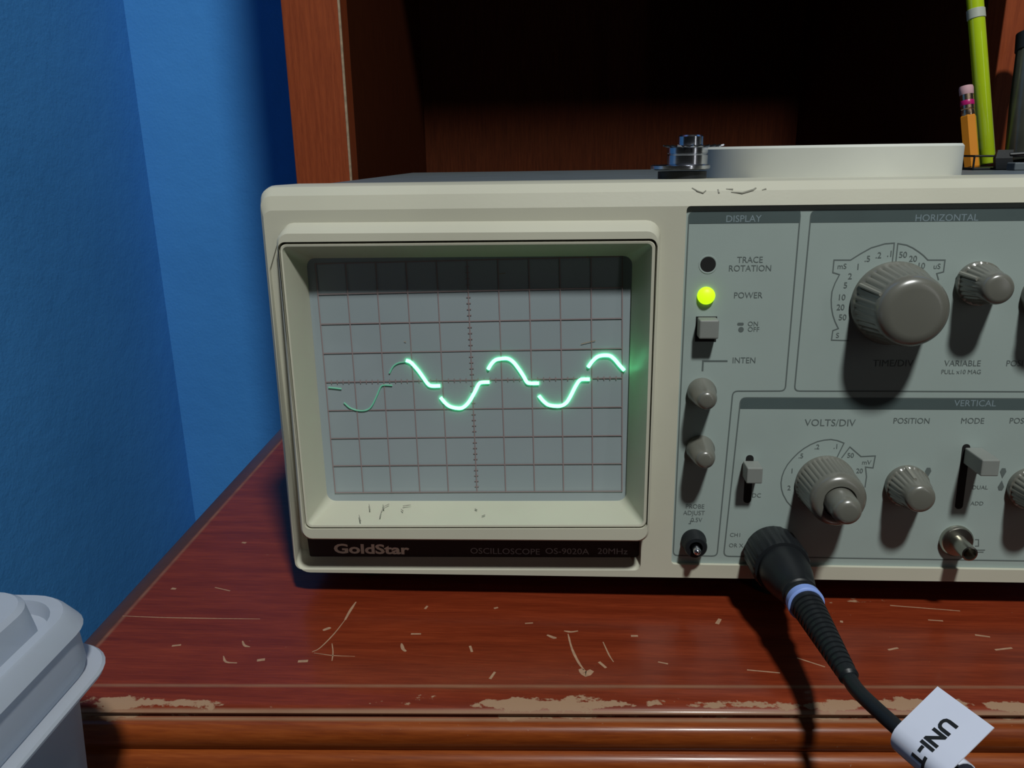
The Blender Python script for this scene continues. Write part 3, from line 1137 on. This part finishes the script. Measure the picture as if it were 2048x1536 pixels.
# --- probe adjust terminal and ground post
x, z = P2(1387, 1081)
bm = bmesh.new()
lathe(bm, (x, PY + .1, z), (0, -1, 0), [(0, 0), (4.2, 0), (4.2, 1.0), (3.9, 1.4), (3.8, 5.4), (3.4, 6.0), (2.2, 6.1), (2.0, 3.5), (0.01, 3.5)], 28)
tm = tag(link('probe_terminal', bm, M['black'], scope, True), 'black collar of the test terminal')
bm = bmesh.new()
lathe(bm, (x, PY, z), (0, -1, 0), [(1.3, 3), (1.3, 8.4), (1.0, 9.2), (0.5, 9.6), (0.01, 9.7)], 16)
link('pin', bm, M['chrome'], tm, True)
x, z = P2(1911, 1080)
bm = bmesh.new()
lathe(bm, (x, PY + .1, z), (0, -1, 0), [(0, 0), (5.3, 0), (5.3, 1.4), (4.8, 2.0), (2.6, 2.2), (2.45, 10.5), (2.0, 10.6), (1.9, 6), (0.01, 6)], 28)
tag(link('ground_post', bm, M['steel'], scope, True), 'hollow nickel ground post')
x, z = P2(1541, 1098)
bm = bmesh.new()
lathe(bm, (x, PY + .1, z), (0, -1, 0), [(0, 0), (7.2, 0), (7.2, 1.0), (4.8, 1.2), (4.8, 9), (0.01, 9)], 28)
tag(link('input_socket', bm, M['steel'], scope, True), 'nickel input socket behind the black plug')


# --- dirt on the bezel
def smudge(parent, pts, Yf, w):
    bm = bmesh.new()
    n = len(pts)
    rows_ = []
    for i, (px, py) in enumerate(pts):
        rows_.append(Vector(Yf(px, py)))
    tube(bm, rows_, [w * (0.5 + random.random()) for _ in rows_], 5)
    link('smudge', bm, M['smudge'], parent)


def bevel_pt(px, py):
    # the sloping top rail: (Y -4.2, z 63.85) - (-6.6, 61.2) - (-8, 56.8)
    z = 60
    for _ in range(12):
        Y = -4.2 - (63.85 - z) * 2.4 / 2.65 if z > 61.2 else -6.6 - (61.2 - z) * 1.4 / 4.4
        p = onF(px, py, Y)
        z = 0.5 * (z + p[2])
    return (p[0], Y - 0.05, z)


for pts in ([(1384, 376), (1394, 382), (1406, 386), (1412, 381)], [(1436, 379), (1438, 386)], [(1462, 384), (1484, 386), (1506, 380), (1512, 376)],
            [(1524, 380), (1532, 378)], [(1452, 378), (1466, 379)]):
    smudge(bezel, pts, bevel_pt, 0.22)


def funnel_pt(px, py):
    # lower slope of the screen surround: walk along the ray until it meets the slope
    zl, zs = hin[2][1] + 0.8, sc[2][1]
    y0, y1 = hy(zl) + 0.5, -0.6
    best = None
    for k in range(200):
        Y = y0 + (y1 - y0) * k / 199
        p = onF(px, py, Y)
        e = abs(p[2] - (zl + (zs - zl) * k / 199))
        if best is None or e < best[0]:
            best = (e, p)
    p = best[1]
    return (p[0], p[1] - 0.02, p[2] + 0.03)


sur = [o for o in scope.children if o.name == 'screen_surround'][0]
for pts in ([(778, 1008), (768, 1013), (763, 1022), (760, 1034)], [(766, 1010), (768, 1018)], [(806, 1012), (822, 1010)], [(802, 1018), (806, 1022)],
            [(738, 1008), (740, 1020)], [(718, 1030), (721, 1042)], [(950, 1018), (954, 1020)], [(964, 1032), (970, 1030)]):
    smudge(sur, pts, funnel_pt, 0.16)


# ================================================================== THINGS ON THE SCOPE
TR = math.atan2(3.0, 230.0)
TOPROT = F2W @ Matrix.Rotation(TR, 3, 'X')


def on_top(x, Y):
    return mtx(TOPROT, f2w((x, Y, topz(Y) + 0.05)))


# white roll of tape
Rr = 45.5
cx = onF(1650, 320, 12 + Rr)[0]
roll = empty('tape_roll', 'wide white tape roll lying flat on top of the oscilloscope', 'tape roll', on_top(cx, 12 + Rr))
bm = bmesh.new()
hh = 11.2
prof_r = [(34, 0.3), (Rr - 0.8, 0.0), (Rr, 0.6), (Rr, hh - 0.8), (Rr - 0.7, hh), (34, hh), (34, 0.3)]
lathe(bm, (0, 0, 0), (0, 0, 1), prof_r, 96, None, False, False)
link('tape', bm, M['white_tape'], roll, True)
bm = bmesh.new()
lathe(bm, (0, 0, 0), (0, 0, 1), [(32, 0.2), (34, 0.2), (34, hh - 0.2), (32, hh - 0.2), (32, 0.2)], 96, None, False, False)
tag(link('core', bm, M['card'], roll, True), 'brown card core')

# chrome connector
cy = 24.0
cx = onF(1369, 340, cy - 6)[0]
con = empty('panel_connector', 'small chrome threaded connector with a black base beside the white roll', 'connector', on_top(cx, cy))
bm = bmesh.new()
lathe(bm, (0, 0, 0), (0, 0, 1), [(8.1, 0), (8.1, 3.4)], 36)
tag(link('base', bm, M['black'], con, True), 'black base')
bm = bmesh.new()
lathe(bm, (-0.7, 0, 3.4), (0, 0, 1), [(9.2, 0.5), (9.9, 0.9), (9.9, 1.9), (9.2, 2.2), (0, 2.2)], 40)
bmesh.ops.holes_fill(bm, edges=bm.edges)
link('flange', bm, M['chrome'], con, True)
bm = bmesh.new()
x0 = 1.6
lathe(bm, (x0, 0, 0), (0, 0, 1), [(6.4, 5.5), (6.7, 5.7), (6.7, 8.6), (6.4, 8.9), (6.4, 9.1), (6.7, 9.3), (6.7, 11.0), (6.4, 11.2)], 40)
link('sleeve', bm, M['chrome'], con, True, 30)
bm = bmesh.new()
n = 48
wl = [[(x0 + 2.0 + (10.2 if k % 2 else 8.8) * math.cos(2 * math.pi * k / n), (10.2 if k % 2 else 8.8) * math.sin(2 * math.pi * k / n) * 0.8, h + (0.35 if k % 2 else 0)) for k in range(n)] for h in (11.2, 11.7)]
loft(bm, wl)
link('toothed_washer', bm, M['chrome'], con)
bm = bmesh.new()
lathe(bm, (x0 + 0.9, 0, 11.6), (0, 0, 1), [(4.2, 0), (4.2, 3.0), (3.7, 3.5), (2.4, 3.6), (2.2, 2.5), (0.01, 2.5)], 32)
link('threaded_barrel', bm, M['chrome'], con, True)

# pen tray with pencil, pen, tube
PYD = 138.0     # depth of the tray on the scope
tz = topz(PYD)


def tp(px, py, Y=PYD):
    return onF(px, py, Y)


xl = tp(1922, 340)[0]
tray = empty('wire_tray', 'low black wire tray at the right end of the oscilloscope top holding pencils', 'tray', on_top(xl, PYD))
bm = bmesh.new()
box(bm, (40, 8, 0.5), (82, 44, 1.0), 0.3)
link('tray_base', bm, M['black'], tray)
for h in (6.0,):
    bm = bmesh.new()
    tube(bm, [(-1, -14, h), (81, -14, h - 1), (81, 30, h), (-1, 30, h), (-1, -14, h)], 0.45, 8)
    link('wire_rim', bm, M['black'], tray, True)
for x in (-1, 81):
    for y in (-14, 30):
        bm = bmesh.new()
        tube(bm, [(x, y, 0.5), (x, y, 6.2)], 0.45, 8)
        link('wire_post', bm, M['black'], tray, True)

pc = empty('binder_clip', 'black clip clamped on the rim of the wire tray beside the lime pen', 'clip', on_top(tp(2002, 330, PYD - 14)[0], PYD - 14))
bm = bmesh.new()
loft(bm, [[(-3.6, -3.5, 0.4), (4.0, -3.5, 0.4), (4.0, -1.2, 0.4), (-3.6, -1.2, 0.4)],
          [(-4.2, -3.2, 5), (3.0, -3.2, 5), (3.0, -0.8, 5), (-4.2, -0.8, 5)],
          [(-2.8, -1.6, 8.5), (3.8, -1.6, 8.5), (3.8, -0.7, 8.5), (-2.8, -0.7, 8.5)]])
link('jaw', bm, M['black'], pc)
bm = bmesh.new()
tube(bm, smooth_path([(2, -2.4, 6.5), (12, -4, 6.8), (22, -4, 5.2), (12, -4.6, 3.0), (2, -3, 2.0)], 5), 0.8, 8)
link('wire_handle', bm, M['black'], pc, True)


def stick(px0, py0, px1, py1, Y0, Y1):
    a = f2w(onF(px0, py0, Y0))
    b = f2w(onF(px1, py1, Y1))
    return a, b


def axis_empty(name, label, cat, a, b):
    x, y, z_ = frame_from(b - a, (0, 1, 0))
    R = Matrix((x, y, z_)).transposed()
    return empty(name, label, cat, mtx(R, a)), (b - a).length


a, b = stick(1945, 341, 1932, 172, PYD, PYD + 8)
pen, L = axis_empty('pencil', 'short orange pencil with a pink eraser standing by the white roll', 'pencil', a, b)
R0 = 3.35
hexp = lambda h, rr: [(rr * math.cos(math.radians(60 * k)), rr * math.sin(math.radians(60 * k)), h) for k in range(6)]
bm = bmesh.new()
loft(bm, [hexp(1.0, R0 - .2), hexp(1.6, R0 + .1), hexp(L * 0.635, R0 + .1), hexp(L * 0.65, R0 - .3)])
link('barrel', bm, M['orange'], pen)
bm = bmesh.new()
h0 = L * 0.65
fp = [(2.7, h0 - .5), (2.85, h0), (2.85, h0 + 2.2), (2.5, h0 + 2.6), (2.85, h0 + 3.0), (2.85, h0 + 5.6), (2.5, h0 + 6.0), (2.85, h0 + 6.4), (2.85, L * 0.90)]
lathe(bm, (0, 0, 0), (0, 0, 1), fp, 24)
fe = link('ferrule', bm, M['brass'], pen, True, 25)
bm = bmesh.new()
lathe(bm, (0, 0, 0), (0, 0, 1), [(2.9, h0 + 4.5), (2.95, h0 + 4.6), (2.95, h0 + 6.6), (2.9, h0 + 6.7)], 24)
tag(link('band', bm, M['magenta'], fe, True), 'magenta band')
bm = bmesh.new()
lathe(bm, (0, 0, 0), (0, 0, 1), [(2.7, L * 0.885), (2.95, L * .9), (3.05, L * 0.97), (2.8, L * 0.995), (0.01, L)], 24)
tag(link('eraser', bm, M['eraser'], pen, True), 'pink eraser')

a, b = stick(1975, 332, 1950, 0, PYD + 12, PYD + 24)
b = a + (b - a) * 1.35
pn, L = axis_empty('pen', 'tall glossy lime green pen with a pale band behind the orange pencil', 'pen', a, b)
bm = bmesh.new()
lathe(bm, (0, 0, 0), (0, 0, 1), [(3.2, 0.8), (3.65, 1.4), (3.65, L * .98), (3.0, L)], 28)
link('barrel', bm, M['lime'], pn, True)
bm = bmesh.new()
hb = L / 1.35
lathe(bm, (0, 0, 0), (0, 0, 1), [(3.6, hb * 0.885), (3.95, hb * .888), (3.95, hb * 0.942), (3.6, hb * 0.945)], 28)
tag(link('band', bm, M['limepale'], pn, True), 'pale grey band')

a, b = stick(2048, 331, 2057, 98, PYD + 4, PYD + 20)
tb, L = axis_empty('plastic_tube', 'grey clear plastic tube with a black cap at the right edge of the picture', 'tube', a, b)
bm = bmesh.new()
lathe(bm, (0, 0, 0), (0, 0, 1), [(7.9, 0.9), (8.4, 1.5), (7.2, L * .5), (5.2, L * 0.98), (4.6, L)], 28, (14, 0.35, 1, 3))
link('body', bm, M['greytube'], tb, True)
bm = bmesh.new()
lathe(bm, (0, 0, 0), (0, 0, 1), [(4.4, L * .97), (5.6, L * .985), (5.4, L * 1.13), (3.6, L * 1.15), (0.01, L * 1.155)], 28)
tag(link('cap', bm, M['black'], tb, True), 'black cap')

p = onF(2052, 342, PYD - 19)
rd = empty('eraser_block', 'small red block on the oscilloscope top under the wire tray corner', 'eraser', on_top(p[0], PYD - 25))
bm = bmesh.new()
box(bm, (2, 0, 1.6), (16, 7, 3.2), 0.6)
link('block', bm, M['red'], rd)
bm = bmesh.new()
box(bm, (-7.2, 0, 1.6), (5, 7.2, 3.3), 0.5)
tag(link('sleeve', bm, M['chassis'], rd), 'dark end')

# ================================================================== PROBE CABLE
probe = empty('probe_cable', 'black probe cable with a knurled plug, blue ring and white tag, plugged into the oscilloscope', 'cable',
              mtx(Matrix.Identity(3), (0, 0, 0)))
A0 = f2w(onF(1541, 1100, PY - 0.8))
A1 = f2w(onF(1611, 1206, -43))
ax = (A1 - A0).normalized()
LA = (A1 - A0).length
bm = bmesh.new()
lathe(bm, A0, ax, [(7.0, 0.4), (8.9, 0.5), (9.3, 1.2), (9.3, 12.4), (8.8, 13.2), (7.6, 13.4)], 96, (24, 0.5, 2, 3), True, True)
link('plug_collar', bm, M['black'], probe, True)
bm = bmesh.new()
lathe(bm, A0, ax, [(7.8, 12.8), (7.8, 17), (7.4, 21), (7.0, 22), (6.0, 27), (5.4, 28), (5.35, 30.5), (4.9, 31), (4.9, 33), (5.2, 33.2), (5.2, LA - 1.5)], 40)
link('plug_body', bm, M['black'], probe, True)
bm = bmesh.new()
lathe(bm, A0, ax, [(4.6, LA - 2), (5.3, LA - 1.8), (5.4, LA + 0.8), (4.9, LA + 1.2), (4.6, LA + 1.2)], 40)
tag(link('ring', bm, M['bluering'], probe, True), 'blue marker ring')
A2 = f2w(onF(1699, 1356, -77))
ax2 = (A2 - A1).normalized()
L2 = (A2 - A1).length
pr_ = [(4.7, 0.8)]
for k in range(15):
    h = 1.5 + (L2 - 4) * k / 15
    rr = 4.75 - 2.1 * k / 15
    dh = (L2 - 4) / 15
    pr_ += [(rr, h), (rr - .05, h + dh * .62), (rr - .5, h + dh * .68), (rr - .5, h + dh * .95)]
pr_ += [(2.6, L2 - 3), (2.6, L2 - 0.5), (2.0, L2 + 0.3)]
bm = bmesh.new()
lathe(bm, A1, ax2, pr_, 32)
link('strain_relief', bm, M['blackcable'], probe, True, 30)

# tag film wrapped round the cable
tD = f2w(onF(1796, 1450, -99))
tC = f2w(onF(1903, 1539, -114))
tA = f2w(onF(1873, 1371, -95))
av = (tC - tD)
LT = av.length
av.normalize()
fv = tA - tD
fv = fv - av * fv.dot(av)
LF = fv.length
fv.normalize()
mv = av.cross(fv)
if mv.dot(CAM - tD) < 0:
    mv = -mv
rt = 4.4


def tagpt(u, s, lift=0.0):
    """u: distance along the flag from the cable (negative = round the curl), s: along the cable"""
    if u >= 0:
        return tD + fv * u + av * s + mv * lift
    th = -u / rt
    c_ = tD - mv * rt
    return c_ + (mv * math.cos(th) - fv * math.sin(th)) * (rt + lift) + av * s


us = [LF, LF * .75, LF * .5, LF * .25, 0.0] + [-rt * (2 * math.pi * 0.93) * k / 20 for k in range(1, 21)]
bm = bmesh.new()
ring_ = []
for lift in (0.0, -0.25):
    ring_.append([[bm.verts.new(tagpt(u, s, lift)) for s in (0.0, LT)] for u in us])
for k in range(len(us) - 1):
    a, b = ring_[0][k], ring_[0][k + 1]
    bm.faces.new((a[0], a[1], b[1], b[0]))
    a, b = ring_[1][k], ring_[1][k + 1]
    bm.faces.new((a[0], b[0], b[1], a[1]))
    for s in (0, 1):
        bm.faces.new((ring_[0][k][s], ring_[0][k + 1][s], ring_[1][k + 1][s], ring_[1][k][s]))
for k in (0, -1):
    bm.faces.new((ring_[0][k][0], ring_[0][k][1], ring_[1][k][1], ring_[1][k][0]))
tg = tag(link('tag', bm, M['tagwhite'], probe, True, 50), 'white tag film folded round the cable')


def flag_uv(px, py):
    d = ray(px, py)
    t = (tD - CAM).dot(mv) / d.dot(mv)
    p = CAM + d * t - tD
    return p.dot(fv), p.dot(av)


u0, s0 = flag_uv(1893, 1433)
bm = bmesh.new()
vv, ff = text_verts('UNI-T', 5.1, 0.2, 0.96, 'LEFT')
vt = [bm.verts.new((x, y, 0)) for x, y in vv]
for f in ff:
    try:
        bm.faces.new([vt[i] for i in f])
    except ValueError:
        pass
for k in range(40):
    bmesh.ops.bisect_plane(bm, geom=bm.verts[:] + bm.edges[:] + bm.faces[:], plane_co=(u0 + 0.4 * k, 0, 0), plane_no=(1, 0, 0))
for v in bm.verts:
    v.co = tagpt(u0 - v.co.x, s0 + v.co.y, 0.06)
link('lettering', bm, M['tagink'], tg)

cD, cC = tD - mv * rt, tD - mv * rt + av * LT
cab = [A2 - ax2 * 1.5, A2 + ax2 * 4, f2w(onF(1745, 1411, -88)), cD + av * 1.0, cC, cC + av * 14 + Vector((0, 0, -3)),
       cC + av * 30 + Vector((6, -6, -16)), cC + av * 40 + Vector((14, -4, -50)), cC + av * 40 + Vector((20, -4, -140)),
       cC + av * 42 + Vector((20, -4, -420))]
bm = bmesh.new()
tube(bm, smooth_path(cab, 8), 1.95, 12)
link('cable', bm, M['blackcable'], probe, True)

# ================================================================== PLASTIC TUB
TUBY = CAM[1] + 183.0
fl = onW(226, 1312, 1, TUBY - 6)
ld_ = onW(166, 1240, 1, TUBY - 6)
Z0 = fl[2]
XRt = fl[0]
W_, D_ = 125.0, 150.0


def rr(xr, yb, w, d, rad, z):
    return [(x, y, z) for x, y in round_poly([(xr - w, yb), (xr, yb), (xr, yb - d), (xr - w, yb - d)], rad, 8)]


tubm = empty('plastic_container', 'frosted white plastic food container with a lid at the left front corner of the desk', 'container',
             mtx(Matrix.Identity(3), (XRt - W_ / 2, TUBY - D_ / 2, Z0 - 110)))


def tl(name, loops, m=M['tub'], c0=True, c1=True, lab=None):
    off = Vector((XRt - W_ / 2, TUBY - D_ / 2, Z0 - 110))
    bm = bmesh.new()
    loft(bm, [[Vector(p) - off for p in lp] for lp in loops], c0, c1)
    o = link(name, bm, m, tubm, True, 35)
    if lab: o['label'] = lab
    return o


tl('body', [rr(XRt - 12, TUBY - 9, W_ - 24, D_ - 18, 12, Z0 - 110), rr(XRt - 11, TUBY - 8, W_ - 22, D_ - 16, 12, Z0 - 108),
            rr(XRt - 5.2, TUBY - 5.2, W_ - 10, D_ - 10, 12, Z0 - 2), rr(XRt - 4, TUBY - 4, W_ - 8, D_ - 8, 12, Z0 + 1),
            rr(XRt - 6, TUBY - 6, W_ - 12, D_ - 12, 11, Z0 + 1), rr(XRt - 7, TUBY - 7, W_ - 14, D_ - 14, 11, Z0 - 2),
            rr(XRt - 13, TUBY - 10, W_ - 26, D_ - 20, 11, Z0 - 106)])
tl('rim', [rr(XRt - 5, TUBY - 5, W_ - 10, D_ - 10, 12, Z0 - 2.2), rr(XRt - .4, TUBY - .4, W_ - .8, D_ - .8, 13, Z0 - 1.6), rr(XRt, TUBY, W_, D_, 13, Z0 - 0.6),
           rr(XRt - .5, TUBY - .5, W_ - 1, D_ - 1, 13, Z0), rr(XRt - 5, TUBY - 5, W_ - 10, D_ - 10, 12, Z0 - .2)], c0=False, c1=False)
zl = 16.5
i0 = 4.6
tl('lid', [rr(XRt - 3.6, TUBY - 3.6, W_ - 7.2, D_ - 7.2, 12, Z0 + 0.3), rr(XRt - 3.2, TUBY - 3.2, W_ - 6.4, D_ - 6.4, 12, Z0 + 2), rr(XRt - 3.6, TUBY - 3.6, W_ - 7.2, D_ - 7.2, 12, Z0 + zl - 5.5), rr(XRt - 2.6, TUBY - 2.6, W_ - 5.2, D_ - 5.2, 12, Z0 + zl - 4.8),
           rr(XRt - i0, TUBY - i0, W_ - 2 * i0, D_ - 2 * i0, 12, Z0 + zl - .8), rr(XRt - i0 - .7, TUBY - i0 - .7, W_ - 2 * i0 - 1.4, D_ - 2 * i0 - 1.4, 12, Z0 + zl),
           rr(XRt - i0 - 3, TUBY - i0 - 3, W_ - 2 * i0 - 6, D_ - 2 * i0 - 6, 11, Z0 + zl), rr(XRt - i0 - 3.6, TUBY - i0 - 3.6, W_ - 2 * i0 - 7.2, D_ - 2 * i0 - 7.2, 11, Z0 + zl - 3.5),
           rr(XRt - i0 - 5.6, TUBY - i0 - 5.6, W_ - 2 * i0 - 11.2, D_ - 2 * i0 - 11.2, 10, Z0 + zl - 3.8),
           rr(XRt - i0 - 6.6, TUBY - i0 - 6.6, W_ - 2 * i0 - 13.2, D_ - 2 * i0 - 13.2, 10, Z0 + zl + 4.0),
           rr(XRt - i0 - 7.8, TUBY - i0 - 7.8, W_ - 2 * i0 - 15.6, D_ - 2 * i0 - 15.6, 9, Z0 + zl + 5.0)])

# low stool that carries the container, below the frame
stz = Z0 - 110
stool = empty('stool', 'plain wooden stool under the plastic container beside the desk', 'stool',
              mtx(Matrix.Identity(3), (XRt - W_ / 2, TUBY - D_ / 2, 0)))
bm = bmesh.new()
box(bm, (0, 0, stz - 10.2), (150, 165, 20), 2)
link('seat', bm, M['legwood'], stool)
for sx in (-1, 1):
    for sy in (-1, 1):
        bm = bmesh.new()
        box(bm, (sx * 58, sy * 65, (stz - 20) / 2), (22, 22, stz - 20))
        link('leg', bm, M['legwood'], stool)
